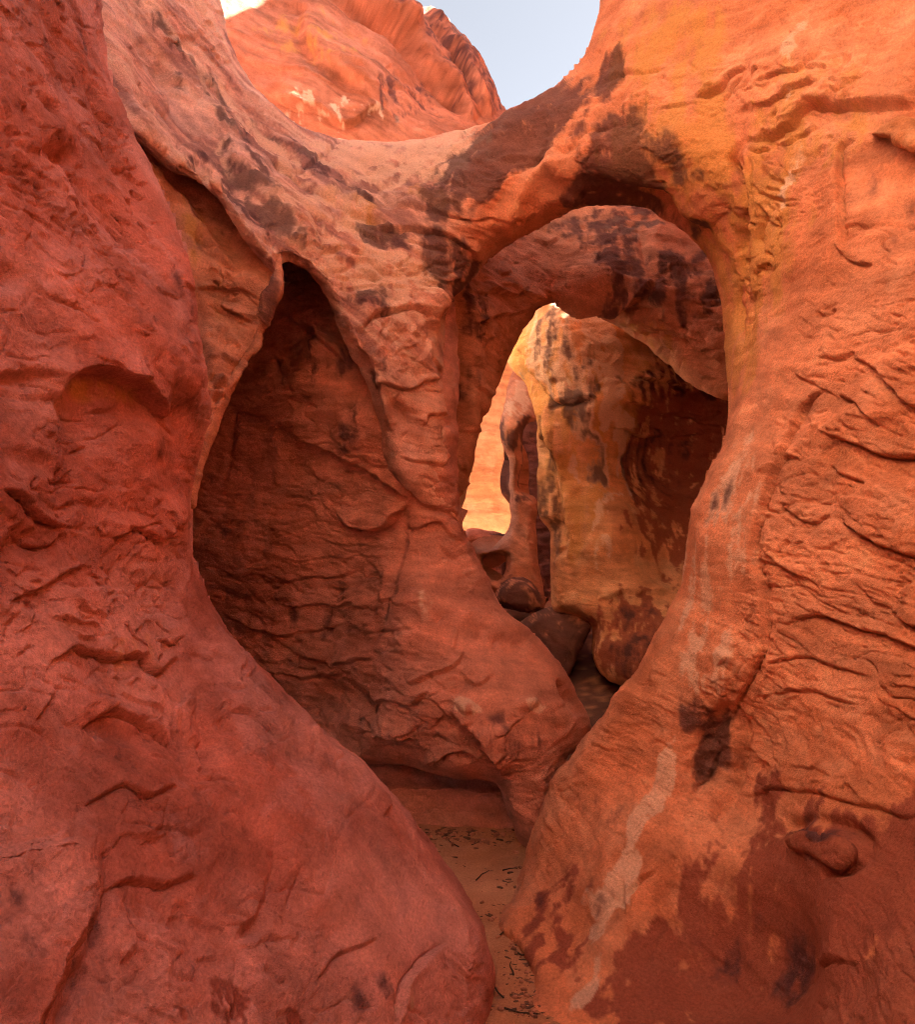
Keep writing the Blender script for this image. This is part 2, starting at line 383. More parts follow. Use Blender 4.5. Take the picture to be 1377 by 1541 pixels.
    rimn = fbm(np.c_[uvq[bv]/60.0, np.zeros(len(bv))]+7.7, 3)
    Yr = P2[bv,1]
    for k, (fr, ins) in enumerate(((0.25,0.30),(0.55,0.60),(0.85,0.90),(1.0,1.3))):
        Yk = Yr + (Tl[bv]-R)*fr*(1+0.15*rimn)
        uvk = (uvq[bv]) + inward*flare*ins
        Pk = world_of(uvk, Yk); Pk += 0.006*rimn[:,None]*fr
        rings.append(Pk); vm.append(mask[bv])
        cur = np.arange(len(bv))+off; off += len(bv)
        a = prev[bm[Eb[:,0]]]; b = prev[bm[Eb[:,1]]]; c = cur[bm[Eb[:,1]]]; d = cur[bm[Eb[:,0]]]
        faces.append(np.stack([b, a, d, c], -1)); prev = cur
    # back, coarse
    s4 = 4
    ok = np.array(cell)
    nj, nk = ok.shape[0]//s4, ok.shape[1]//s4
    if nj and nk:
        okc = ok[:nj*s4,:nk*s4].reshape(nj,s4,nk,s4).all((1,3)); jj, kk = np.where(okc)
        if len(jj):
            def vid(j, k): return remap[j*s4*nu + k*s4]
            Fb = np.stack([vid(jj,kk), vid(jj,kk+1), vid(jj+1,kk+1), vid(jj+1,kk)], -1)
            ub = np.unique(Fb); rm = -np.ones(len(P), int); rm[ub] = np.arange(len(ub))+off
            Pb = world_of(uvq[ub], base[ub]+Tl[ub]); rings.append(Pb); vm.append(mask[ub]); faces.append(rm[Fb])
    V = np.concatenate(rings); FF = np.concatenate(faces)
    o = mesh_from(name, V, FF, STEEP if mat is PINK else STONE, paint(V, np.concatenate(vm), mat), parent=parent)
    TRI[0] += 2*len(FF)
    return o

# ------------------------------------------------------------------ depth of each rock mass (u, v, metres)
D_LEFT = TPS([(-900,770,1.15),(-300,770,1.35),(0,770,1.6),(150,700,1.95),(290,780,2.45),(0,300,1.75),(0,0,1.95),(150,0,2.75),(205,200,2.65),(290,400,2.55),(315,600,2.5),
    (150,350,2.15),(0,1100,1.5),(200,1050,1.9),(420,1040,2.45),(540,1140,2.5),(640,1250,2.5),(720,1380,2.35),(738,1470,2.25),(735,1541,2.2),(500,1300,2.1),(300,1300,1.75),
    (0,1541,1.25),(300,1541,1.5),(550,1541,1.85),(-300,1541,1.1),(735,1700,1.95),(300,1900,1.25),(-900,1900,0.95),(-900,-600,1.5),(0,-800,2.4),(100,-800,2.9),(-300,-2600,2.6),(60,-2600,3.2),(-900,-2600,2.0)])
D_RING = TPS([(-600,-200,3.3),(-600,-2000,4.0),(-900,250,3.0),(905,0,3.75),(880,75,3.7),(830,130,3.75),(765,165,3.95),(700,198,4.15),(640,208,4.3),(560,215,4.4),(500,205,4.5),(440,182,4.45),(385,130,4.4),(345,40,4.3),
    (250,100,3.7),(160,50,3.25),(205,200,3.05),(300,250,3.3),(310,285,3.05),(380,380,3.08),(428,425,3.1),(420,300,3.5),(500,300,3.85),(600,300,3.9),(480,430,3.35),(530,530,3.4),(575,680,3.6),
    (600,420,3.62),(620,520,3.55),(680,430,3.8),(670,560,3.72),(690,745,3.85),(640,720,3.7),(700,300,3.72),(760,250,3.62),(820,270,3.62),(870,250,3.45),(800,345,3.85),(725,405,3.95),
    (920,300,3.62),(1000,320,3.5),(1080,430,3.3),(1100,540,3.15),(1097,610,3.0),(1040,760,2.9),(1030,850,2.88),(1000,930,2.95),(940,1030,3.0),(885,1105,3.1),(832,1165,3.15),(800,1270,3.1),(775,1340,2.98),(745,1405,2.75),(795,1470,2.5),(787,1541,2.3),
    (960,150,3.35),(1000,0,3.4),(1050,250,3.1),(1110,300,3.0),(1130,180,3.0),(1200,100,2.85),(1200,350,2.7),(1300,300,2.45),(1377,0,2.6),(1377,300,2.3),(1160,550,2.75),(1150,700,2.62),(1150,900,2.55),(1100,850,2.68),(1250,700,2.38),(1377,800,2.05),
    (1080,1000,2.65),(1120,1080,2.62),(1000,1130,2.75),(900,1250,2.8),(1000,1250,2.6),(1080,1200,2.62),(920,1400,2.5),(1000,1400,2.38),(850,1500,2.4),(1120,1300,2.4),(1230,1200,2.2),(1377,1200,1.85),(1230,1400,1.95),(1377,1541,1.5),(1050,1541,2.05),
    (1700,770,1.5),(1700,1541,1.15),(1700,0,2.0),(1700,2000,1.0),(1100,1900,1.5),(790,1800,1.75),(930,-500,3.9),(1300,-800,3.0),(1700,-800,2.4),(900,-2600,4.2),(1700,-2600,3.0),(250,-500,4.4),(100,-500,3.8),(200,-2600,4.6),(60,-2600,4.2)])
D_FIN = TPS([(200,190,3.2),(260,260,3.35),(330,300,3.5),(390,380,3.3),(428,430,3.16),(398,490,3.2),(360,570,3.15),(315,680,3.0),(293,750,2.9),(330,480,3.3),(300,380,3.3),(280,560,3.0),(240,700,2.9),(240,400,3.1)])
D_BUTT = TPS([(-400,200,5.0),(-400,900,5.0),(200,0,5.2),(260,780,4.4),(300,600,4.25),(330,780,4.32),(400,520,4.08),(450,700,4.15),(400,900,4.32),(500,950,4.18),(480,560,3.88),(540,620,3.78),(520,710,3.96),(560,800,3.95),(580,715,3.82),(600,730,3.76),(645,765,3.78),(620,900,3.70),(690,795,3.84),(735,880,3.86),(700,1000,3.5),(650,1060,3.42),(800,960,3.75),(800,1060,3.45),(850,1015,3.72),(888,1095,3.75),(820,1130,3.42),(790,1270,3.42),(560,1080,3.65),(640,1130,3.5),(740,1140,3.45),(480,1080,4.1),(640,500,3.95),(600,1170,3.62),(800,1200,3.45)])
D_ARCH2 = TPS([(690,440,4.4),(670,600,4.45),(700,740,4.55),(760,530,4.75),(720,620,4.6),(830,457,4.95),(800,380,5.08),(900,330,5.3),(1000,340,5.15),(1090,450,4.6),(920,480,5.1),(1000,540,5.0),(1100,600,4.7),(1000,450,4.75),(900,420,4.85),(1180,500,4.3),(900,200,5.8),(1180,250,5.1),(1090,360,4.95)])
D_PILLAR = TPS([(775,520,6.6),(800,600,6.4),(840,700,6.25),(850,800,6.15),(850,900,6.05),(830,980,6.0),(860,480,6.25),(900,600,5.95),(930,600,6.0),(930,800,5.85),(960,650,6.3),(1000,700,6.6),(1060,640,6.5),(1100,560,6.3),(1080,800,6.2),(1000,860,6.0),(1000,930,5.6),(920,960,5.65),(890,1010,5.75),(940,1040,5.5),(900,1150,5.6),(1000,1150,5.2),(1300,700,4.9),(1000,200,6.5),(1700,0,4.4),(1700,1200,4.0),(960,540,6.3)])
D_FINB = TPS([(765,600,8.1),(780,640,7.7),(800,600,8.2),(830,600,8.6),(775,700,7.8),(790,800,7.6),(800,880,7.4),(760,880,7.3),(830,900,7.2),(830,750,8.0),(850,700,8.4),(720,860,7.6),(740,800,7.9)])
D_GAP = TPS([(690,600,14.4),(735,700,14.2),(775,700,14.0),(700,850,14.2),(680,480,14.6),(830,480,14.0),(640,500,14.6),(640,900,14.5),(830,900,13.8)])
D_CLIFF = TPS([(330,0,8.0),(345,100,7.9),(450,200,7.9),(400,0,8.3),(420,60,8.0),(560,100,8.2),(600,190,8.2),(700,195,8.8),(765,170,9.6),(690,60,11.3),(655,22,11.5),(618,0,11.0),(600,40,9.6),(500,0,8.7),(400,-200,9.8),(100,-400,9.0),(100,0,8.0),(300,500,7.0),(800,400,8.6),(540,215,8.0)])

# ------------------------------------------------------------------ ground
def ground():
    U = np.r_[-150,-60,-25,-12, np.arange(-6,6.01,0.06), 12,25,60,150]; Vy = np.r_[-150,-60,-25,-10,-5,-2,0, np.arange(1,11.01,0.05), 15,30,80,300]
    X, Y = np.meshgrid(U, Vy); P = np.stack([X.ravel(), Y.ravel(), np.zeros(X.size)], -1)
    m = (np.abs(P[:,0]) < 6) & (P[:,1] > 0.5) & (P[:,1] < 11.5)
    P[:,2] += np.where(m, 0.03*fbm(P*1.5, 3) + 0.014*fbm(P*np.array([5,14,1]), 4, gain=0.6), 0)
    P[:,2] += 0.55*sstep(4.4, 8.5, P[:,1])*m
    nu, nv = len(U), len(Vy); j, i = np.meshgrid(np.arange(nv-1), np.arange(nu-1), indexing='ij'); j = j.ravel(); i = i.ravel()
    F = np.stack([j*nu+i, j*nu+i+1, (j+1)*nu+i+1, (j+1)*nu+i], -1)
    o = mesh_from('ground', P, F, SANDM, paint(P, np.c_[0.95*sstep(4.2, 4.9, P[:,1])*(1-sstep(7.0, 8.0, P[:,1])), np.zeros((len(P),3))], SAND), origin=(0,0,0)); o['kind'] = 'structure'; return o  # dark band paints shade onto the sand below the pillar
ground()

# ------------------------------------------------------------------ hand-placed relief: walking along a ledge line, its left-hand side stands proud
F_LEFT = [('ledge',[(100,604),(106,572),(132,556),(176,564),(216,592),(252,632)],.060,70),('dent',(165,615),(62,46),25,.035),('dent',(130,640),(30,60),0,.03),
 ('ledge',[(0,736),(32,754),(64,784),(98,792)],.040,50),('ledge',[(50,822),(80,820),(98,800)],.03,25),('dent',(0,412),(46,24),0,.06),('dent',(92,232),(34,16),25,.05),('boss',(80,198),(40,20),25,.03),('dent',(75,160),(26,12),40,.03),
 ('ledge',[(70,992),(105,972),(150,978),(190,985),(222,985),(250,1012),(285,980)],.040,45),('ledge',[(124,1092),(146,1072),(190,1068),(236,1084),(275,1114)],.038,60),('dent',(205,1100),(70,20),12,.03),
 ('crack',[(104,560),(103,640),(104,720),(90,800)],.022,7),('crack',[(158,1262),(166,1330),(142,1424),(108,1490),(84,1560)],.05,10),('crack',[(140,1440),(120,1490),(92,1541)],.04,6),('ledge',[(0,1342),(26,1336),(44,1316)],.025,30),
 ('ledge',[(168,1338),(204,1322),(250,1326),(292,1316)],.030,40),('crack',[(402,1226),(411,1290),(408,1348),(388,1396)],.025,8),('dent',(386,1396),(26,14),-30,.05),('boss',(365,1250),(44,90),10,.02),
 ('ledge',[(676,1412),(640,1440),(606,1478),(596,1545)],.050,45),('crack',[(303,1036),(316,1080),(326,1150)],.03,6),('crack',[(420,1052),(438,1090),(450,1116)],.02,6),('ledge',[(352,1068),(384,1076),(418,1108)],.02,28),
 ('roll',[(20,300),(70,430),(118,560)],.03,30),('roll',[(118,380),(170,470),(240,560),(290,640)],.028,40),('roll',[(0,560),(60,562),(104,575)],.03,20),('crack',[(0,566),(40,560),(96,572)],.03,7),
 ('ledge',[(20,905),(70,880),(120,850)],.025,40),('ledge',[(172,812),(200,800),(232,815),(262,800)],.03,35),('dent',(195,770),(60,18),20,.02),('crack',[(250,560),(268,640),(280,720)],.02,9),
 ('ledge',[(56,1080),(70,1060),(86,1034)],.03,26),('ledge',[(130,1210),(180,1190),(220,1200),(270,1180)],.022,36),('crack',[(200,1480),(230,1440),(246,1400)],.02,7),('crack',[(400,1452),(420,1470),(440,1476)],.03,5),('ledge',[(480,1470),(510,1440),(560,1420)],.02,30),
 ('ledge',[(330,1000),(350,1030),(372,1040)],.015,20),('crack',[(60,90),(96,150),(118,210)],.02,6),('crack',[(140,120),(164,190),(196,250)],.02,5),('crack',[(180,330),(196,380),(214,412)],.018,5),('dent',(40,820),(40,20),-10,.03),('dent',(60,700),(50,20),20,.03),
 ('ledge',[(225,1250),(262,1246),(290,1262)],.018,26),('dent',(300,1130),(40,60),0,.02),('roll',[(330,1120),(390,1220),(420,1330)],.025,30),('boss',(460,1230),(60,80),30,.03),('dent',(560,1350),(60,40),40,.02)]
F_RING = [('ledge',[(1050,150),(1082,136),(1098,118),(1128,108)],.05,34),('ledge',[(1090,160),(1108,130),(1120,118)],.03,14),('ledge',[(1112,196),(1132,204),(1158,199),(1190,186),(1228,164),(1300,157),(1400,148)],.070,60),('ledge',[(1140,170),(1165,160),(1196,140),(1240,132)],.035,34),
 ('ledge',[(1150,128),(1180,118),(1205,112),(1240,84)],.03,30),('ledge',[(1215,108),(1236,104),(1250,110)],.03,20),('ledge',[(1160,205),(1176,214),(1196,200),(1220,190)],.035,18),('ledge',[(1120,212),(1140,222),(1156,214)],.03,14),
 ('crack',[(1122,182),(1106,226),(1111,290),(1109,350),(1106,420),(1109,480),(1114,530)],.075,7),('crack',[(1128,230),(1124,280),(1132,330)],.03,5),('crack',[(1142,240),(1150,262),(1176,272)],.03,4),('crack',[(1130,286),(1160,300),(1184,304)],.03,4),('crack',[(1148,320),(1140,350),(1134,372)],.03,4),('crack',[(1118,320),(1122,390),(1116,430)],.03,4),('crack',[(1126,440),(1132,470),(1120,520)],.03,5),
 ('ledge',[(1300,396),(1276,384),(1268,330),(1263,262),(1262,222),(1288,202)],.045,30),('ledge',[(1266,372),(1282,392),(1312,397)],.04,22),('crack',[(1236,472),(1250,474),(1262,466)],.04,4),('crack',[(1244,466),(1262,456)],.03,3),('dent',(1330,270),(70,60),0,.03),('dent',(1370,330),(30,60),10,.04),('crack',[(1265,345),(1310,340),(1380,330)],.02,5),
 ('ledge',[(1092,1092),(1112,1056),(1140,1010),(1157,960),(1160,905),(1146,856),(1150,790),(1166,720),(1190,668),(1226,598)],.050,50),
 ('ledge',[(1178,690),(1190,686),(1206,692)],.03,14),('ledge',[(1206,640),(1220,604),(1244,584)],.03,18),('crack',[(1050,1190),(1062,1140),(1080,1090),(1106,1054)],.11,15),('crack',[(1104,1060),(1116,1096),(1098,1170),(1076,1230)],.08,9),('ledge',[(1040,1180),(1060,1170),(1074,1120)],.04,20),
 ('ledge',[(1246,648),(1288,667),(1331,683),(1400,685)],.04,36),('ledge',[(1285,543),(1323,562),(1362,605),(1400,622)],.04,36),('ledge',[(1269,788),(1300,806),(1343,827),(1400,842)],.045,36),('ledge',[(1144,842),(1191,854),(1222,874)],.025,24),('ledge',[(1191,940),(1230,924),(1261,932),(1292,947),(1339,963),(1400,985)],.04,40),('ledge',[(1335,918),(1374,947),(1400,950)],.03,24),
 ('ledge',[(1180,760),(1222,790),(1250,776)],.03,22),('ledge',[(1250,700),(1270,716),(1310,730)],.02,20),('ledge',[(1270,600),(1300,612),(1330,640)],.03,20),('ledge',[(1240,540),(1266,546),(1290,532)],.02,16),('ledge',[(1200,560),(1236,580),(1262,600)],.02,18),('ledge',[(1160,1000),(1200,990),(1260,1000),(1300,1020)],.02,24),('ledge',[(1150,1050),(1200,1040),(1290,1060)],.015,24),('crack',[(1290,880),(1310,905),(1340,920)],.02,4),
 ('dent',(1085,1440),(140,110),20,.20),('dent',(1180,1380),(70,70),0,.05),('boss',(930,1330),(60,120),25,.06),('crack',[(1172,1262),(1180,1240),(1220,1234),(1280,1244),(1300,1270),(1280,1310),(1236,1318)],.05,10),('ledge',[(1100,1196),(1160,1184),(1240,1196),(1300,1214),(1377,1224)],.018,40),
 ('crack',[(946,1318),(942,1350),(944,1398)],.02,3.5),('crack',[(952,1345),(950,1395)],.015,3),('ledge',[(950,1344),(970,1322),(990,1310)],.03,14),('crack',[(1016,1290),(1022,1306)],.02,4),('ledge',[(1200,1420),(1230,1440),(1290,1446)],.02,30),('roll',[(1000,1250),(960,1340),(890,1450)],.03,30),
 ('roll',[(826,212),(800,250),(764,300),(738,345)],.05,26),('roll',[(830,212),(856,240),(872,280),(866,314)],-.04,24),('roll',[(680,290),(740,230),(830,150)],.03,24),('roll',[(900,262),(960,275),(1020,310),(1060,350)],.06,26),('dent',(815,270),(40,50),20,.05),('crack',[(800,246),(870,208),(930,190)],.02,7),('ledge',[(640,318),(700,330),(770,330)],.02,20),('ledge',[(566,346),(640,348),(688,362),(722,400)],.06,30),('ledge',[(520,300),(580,312),(650,318)],.022,22),('ledge',[(900,112),(950,108),(1010,104)],.02,20),('crack',[(930,70),(938,140),(930,190)],.02,5),
 ('roll',[(222,50),(290,160),(370,262),(440,350),(475,400)],.06,26),('roll',[(160,60),(206,190),(240,240)],.03,16),('roll',[(345,60),(400,190),(500,300)],.03,28),('ledge',[(390,226),(440,268),(520,318),(590,345)],.04,32),('crack',[(402,338),(424,368),(446,396)],.05,7),('crack',[(428,226),(446,254),(470,272)],.04,7),('ledge',[(452,372),(520,380),(570,404),(640,412)],.035,24),('ledge',[(540,180),(470,250),(430,262)],-.02,20),
 ('crack',[(240,90),(256,120),(262,170)],.03,6),('crack',[(272,60),(280,90)],.03,6),('ledge',[(268,250),(300,262),(318,286)],.03,12),('boss',(330,270),(22,14),40,.05),('dent',(305,255),(12,24),-20,.05),('crack',[(318,230),(338,270),(330,300)],.03,5),('ledge',[(410,290),(470,330),(520,345)],.025,18),('ledge',[(500,330),(540,352),(590,360)],.03,18),('ledge',[(470,400),(520,412),(580,424)],.02,12),('ledge',[(500,430),(560,434),(620,432)],.02,10),
 ('ledge',[(552,494),(566,478),(592,468),(622,466),(650,480)],.055,26),('ledge',[(556,604),(572,580),(610,586),(645,572),(668,566)],.05,30),('crack',[(574,588),(600,612),(628,640)],.05,8),('ledge',[(628,640),(650,620),(668,620)],.03,16),('crack',[(640,470),(650,520),(662,580)],.02,6),('boss',(655,455),(22,20),0,.05),('ledge',[(600,690),(640,700),(680,690)],.02,20),('crack',[(560,470),(552,540),(566,590)],.03,7),('crack',[(590,480),(600,540)],.015,6),('crack',[(650,700),(668,720),(676,712)],.03,4),('ledge',[(600,730),(640,760),(690,772)],.03,16),('roll',[(540,440),(560,540),(575,640)],.04,18)]
F_FIN = [('roll',[(232,238),(300,330),(350,390),(402,430)],-.05,20),('crack',[(290,345),(330,390),(370,416)],.06,8),('ledge',[(300,432),(340,440),(380,446)],.02,14),('ledge',[(335,462),(352,474),(378,484)],.03,14),('crack',[(322,560),(330,590),(325,610)],.06,6),('boss',(335,572),(12,10),0,.05),('boss',(330,592),(10,8),0,.05),('crack',[(300,440),(310,520),(318,600)],.04,5),('ledge',[(330,530),(350,545),(372,540)],.02,14),('roll',[(412,400),(402,450),(385,510),(350,580)],.05,10)]
F_BUTT = [('ledge',[(430,650),(500,682),(580,722),(614,752)],.045,30),('crack',[(610,752),(650,770),(692,786)],.05,6),('ledge',[(508,768),(530,790),(560,799),(578,794),(592,775),(608,754)],.055,34),('crack',[(607,758),(602,830),(588,900),(562,980)],.035,8),
 ('ledge',[(360,868),(430,872),(540,862)],.03,22),('ledge',[(420,912),(480,908),(560,914)],.035,18),('ledge',[(340,930),(420,950),(520,940)],.03,22),('ledge',[(380,830),(460,842),(580,836)],.02,18),('ledge',[(440,980),(500,1000),(560,990)],.04,26),('ledge',[(380,1010),(450,1020),(530,1012)],.03,22),('crack',[(450,880),(530,886),(590,880)],.03,5),
 ('boss',(485,525),(26,22),30,.09),('ledge',[(430,478),(470,500),(522,548)],.06,24),('crack',[(414,536),(408,556),(416,578)],.06,7),('crack',[(452,596),(460,612),(476,618)],.04,5),('crack',[(356,620),(344,690),(326,740)],.03,6),('boss',(540,660),(40,40),20,.04),('ledge',[(560,560),(530,610),(500,660)],.02,20),
 ('ledge',[(560,1112),(580,1102),(606,1118)],.04,16),('ledge',[(676,1068),(716,1098),(748,1136),(758,1166)],.10,30),('boss',(790,1060),(16,10),0,.05),('boss',(700,1060),(22,10),20,.04),('crack',[(838,1026),(856,1046),(876,1076)],.06,6),('ledge',[(620,1030),(670,1010),(700,980)],.03,24),('ledge',[(690,1010),(720,1030),(745,1020)],.02,20),('roll',[(690,940),(740,950),(800,962)],.04,24),('ledge',[(640,1150),(690,1130),(748,1150)],.05,20),('dent',(640,1130),(70,20),0,.05),('dent',(740,1100),(40,24),30,-.03),
 ('ledge',[(610,800),(650,790),(700,812)],.02,20),('crack',[(660,816),(690,850),(712,890)],.02,5),('ledge',[(540,1050),(600,1060),(650,1040)],.03,26),('dent',(520,1050),(60,30),-10,.05),('dent',(620,940),(50,70),20,-.02)]
F_A2 = [('ledge',[(836,456),(880,462),(925,464),(955,450),(985,424)],.12,30),('crack',[(835,458),(900,470),(960,468),(1000,470)],.06,7),('ledge',[(720,440),(780,445),(830,452)],.03,20),('ledge',[(930,480),(1000,500),(1090,540)],.05,30),('boss',(990,440),(20,20),0,.03),('ledge',[(700,480),(740,478),(790,470)],.03,16),('ledge',[(1000,560),(1050,580),(1090,606)],.08,20),('crack',[(940,330),(960,350),(975,400)],.03,6),('ledge',[(690,560),(710,585),(736,590)],.03,14),('roll',[(700,440),(690,560),(700,680)],.08,18)]
F_PIL = [('ledge',[(815,590),(850,608),(900,596)],.08,20),('crack',[(820,616),(850,606),(895,598)],.05,5),('roll',[(800,600),(826,690),(848,760),(852,840)],.12,14),('ledge',[(920,640),(980,660),(1060,650)],.05,22),('ledge',[(930,600),(1000,620),(1090,640)],.05,24),('ledge',[(960,560),(1020,580),(1090,590)],.06,24),('dent',(1000,700),(60,60),0,.10),('ledge',[(980,740),(1040,760),(1080,750)],.05,20),('crack',[(1012,720),(1014,780)],.05,5),('ledge',[(900,908),(950,890),(1010,895)],.06,22),('crack',[(840,826),(848,834),(852,822)],.08,5),('crack',[(850,720),(900,730),(950,745)],.03,4),('ledge',[(780,520),(800,560),(820,590)],.06,14),('boss',(850,520),(50,60),0,.12),('dent',(940,990),(40,36),0,-.12)]
F_CLIFF = [('ledge',[(418,148),(440,160),(467,164),(484,167),(500,182),(520,190),(540,181),(552,166),(575,162)],.12,30),('ledge',[(490,-14),(545,18),(580,37),(607,57),(637,100),(671,134),(712,182)],.28,40),('crack',[(550,22),(600,52),(640,104),(690,160)],.2,5),('ledge',[(630,20),(649,57),(681,97),(704,144),(740,176)],.22,24),('crack',[(640,40),(670,85),(700,140)],.2,5),('roll',[(457,8),(454,43),(467,73),(500,104),(545,130)],.09,14),('boss',(600,46),(22,10),30,.15),('ledge',[(505,104),(525,100),(545,110)],.06,14),('ledge',[(470,90),(520,120),(600,140)],.02,20),('ledge',[(400,100),(460,110),(560,150)],.02,20)]
def scale(fs, k, kinds=('ledge','crack','dent','boss','roll')):
    return [(f[0], f[1], f[2]*k, *f[3:]) if f[0] in ('ledge','crack','roll') else (*f[:4], f[4]*k) for f in fs]
def thin(fs, q):      # lower the step of each ledge and open a hairline joint under its lip
    o = []
    for f in fs:
        if f[0] == 'ledge': o += [(f[0], f[1], f[2]*q, *f[3:]), ('crack', f[1], 0.010+0.35*abs(f[2]), 2.8)]
        else: o.append(f)
    return o
F_LEFT = F_LEFT[:3] + scale(F_LEFT[3:], 0.7); F_RING = thin(F_RING, 0.55); F_LEFT = F_LEFT[:1]+thin(F_LEFT[1:], 0.8); F_CLIFF = scale(F_CLIFF, 1.0); F_BUTT = F_BUTT[:4]+scale(F_BUTT[4:11], 0.6)+F_BUTT[11:]; F_PIL = scale(F_PIL, 0.7); F_A2 = scale(F_A2, 1.0)
F_LEFT += scatter(70, (110,200), (150,240), 62, 12, 40, .008, 12, 1) + scatter(60, (180,480), (120,160), 50, 14, 36, .010, 16, 2) + scatter(60, (150,900), (150,200), 10, 40, 40, .009, 16, 3) + scatter(60, (250,1300), (240,220), 30, 60, 44, .007, 18, 4) + scatter(30, (330,1050), (60,150), 65, 15, 40, .012, 14, 5)
F_LEFT += scatter(70, (120,220), (150,240), 60, 10, 44, .014, 8, 201, ('crack',)) + scatter(50, (150,780), (150,200), 25, 40, 36, .012, 8, 202, ('crack',)) + scatter(60, (260,1280), (260,240), 40, 50, 40, .010, 8, 203, ('crack',)) + scatter(40, (420,1130), (120,140), 58, 14, 40, .009, 8, 204, ('crack',))
F_RING += scatter(90, (1280,620), (120,200), 22, 16, 34, .0045, 14, 6) + scatter(70, (1270,880), (120,120), 16, 18, 40, .0045, 16, 7) + scatter(50, (1150,290), (46,120), 70, 30, 22, .016, 9, 8) + scatter(40, (1250,100), (120,80), -12, 16, 40, .008, 18, 9) + scatter(70, (1190,165), (110,60), -22, 16, 36, .014, 10, 109, ('crack','crack','ledge')) + scatter(50, (1300,560), (90,120), 25, 14, 34, .010, 10, 110, ('crack',)) + scatter(40, (1280,860), (100,90), 18, 14, 40, .010, 10, 111, ('crack',)) + scatter(40, (1130,300), (40,140), 75, 25, 26, .012, 8, 112, ('crack',)) + scatter(40, (1250,1110), (110,90), 8, 20, 40, .007, 20, 10) + scatter(50, (1100,1010), (50,90), -55, 25, 24, .012, 12, 11) + scatter(30, (1180,760), (30,120), -20, 30, 20, .016, 10, 12) \
  + scatter(60, (300,150), (110,150), 52, 10, 44, .014, 12, 13) + scatter(60, (450,290), (120,70), 35, 10, 50, .014, 12, 14) + scatter(50, (570,400), (110,40), 12, 8, 50, .018, 10, 15) + scatter(40, (680,240), (100,50), -25, 14, 40, .014, 14, 16) + scatter(40, (610,560), (50,110), 40, 40, 26, .018, 12, 17) + scatter(50, (950,180), (120,120), 20, 40, 30, .010, 14, 18) + scatter(60, (1060,1300), (180,160), 20, 40, 30, .006, 18, 19)
F_BUTT += scatter(80, (450,900), (140,130), 3, 8, 60, .011, 12, 20) + scatter(40, (430,640), (110,110), 20, 25, 36, .009, 14, 21) + scatter(40, (650,950), (80,120), 30, 40, 34, .014, 14, 22) + scatter(40, (640,1100), (120,50), 5, 20, 40, .018, 14, 23)
F_A2 += scatter(40, (850,400), (160,80), 8, 12, 40, .018, 12, 24) + scatter(30, (1020,500), (80,60), 22, 10, 40, .03, 12, 25) + scatter(30, (700,580), (40,120), 70, 20, 30, .02, 10, 26)
F_PIL += scatter(30, (1030,640), (70,120), 14, 12, 46, .02, 12, 27) + scatter(24, (860,560), (70,80), 4, 10, 40, .012, 10, 28)
F_CLIFF += scatter(40, (470,90), (110,80), 18, 10, 50, .012, 10, 30) + scatter(40, (640,110), (90,80), 40, 12, 40, .02, 10, 31)
F_FIN += scatter(40, (340,470), (50,90), 18, 14, 26, .014, 10, 32)
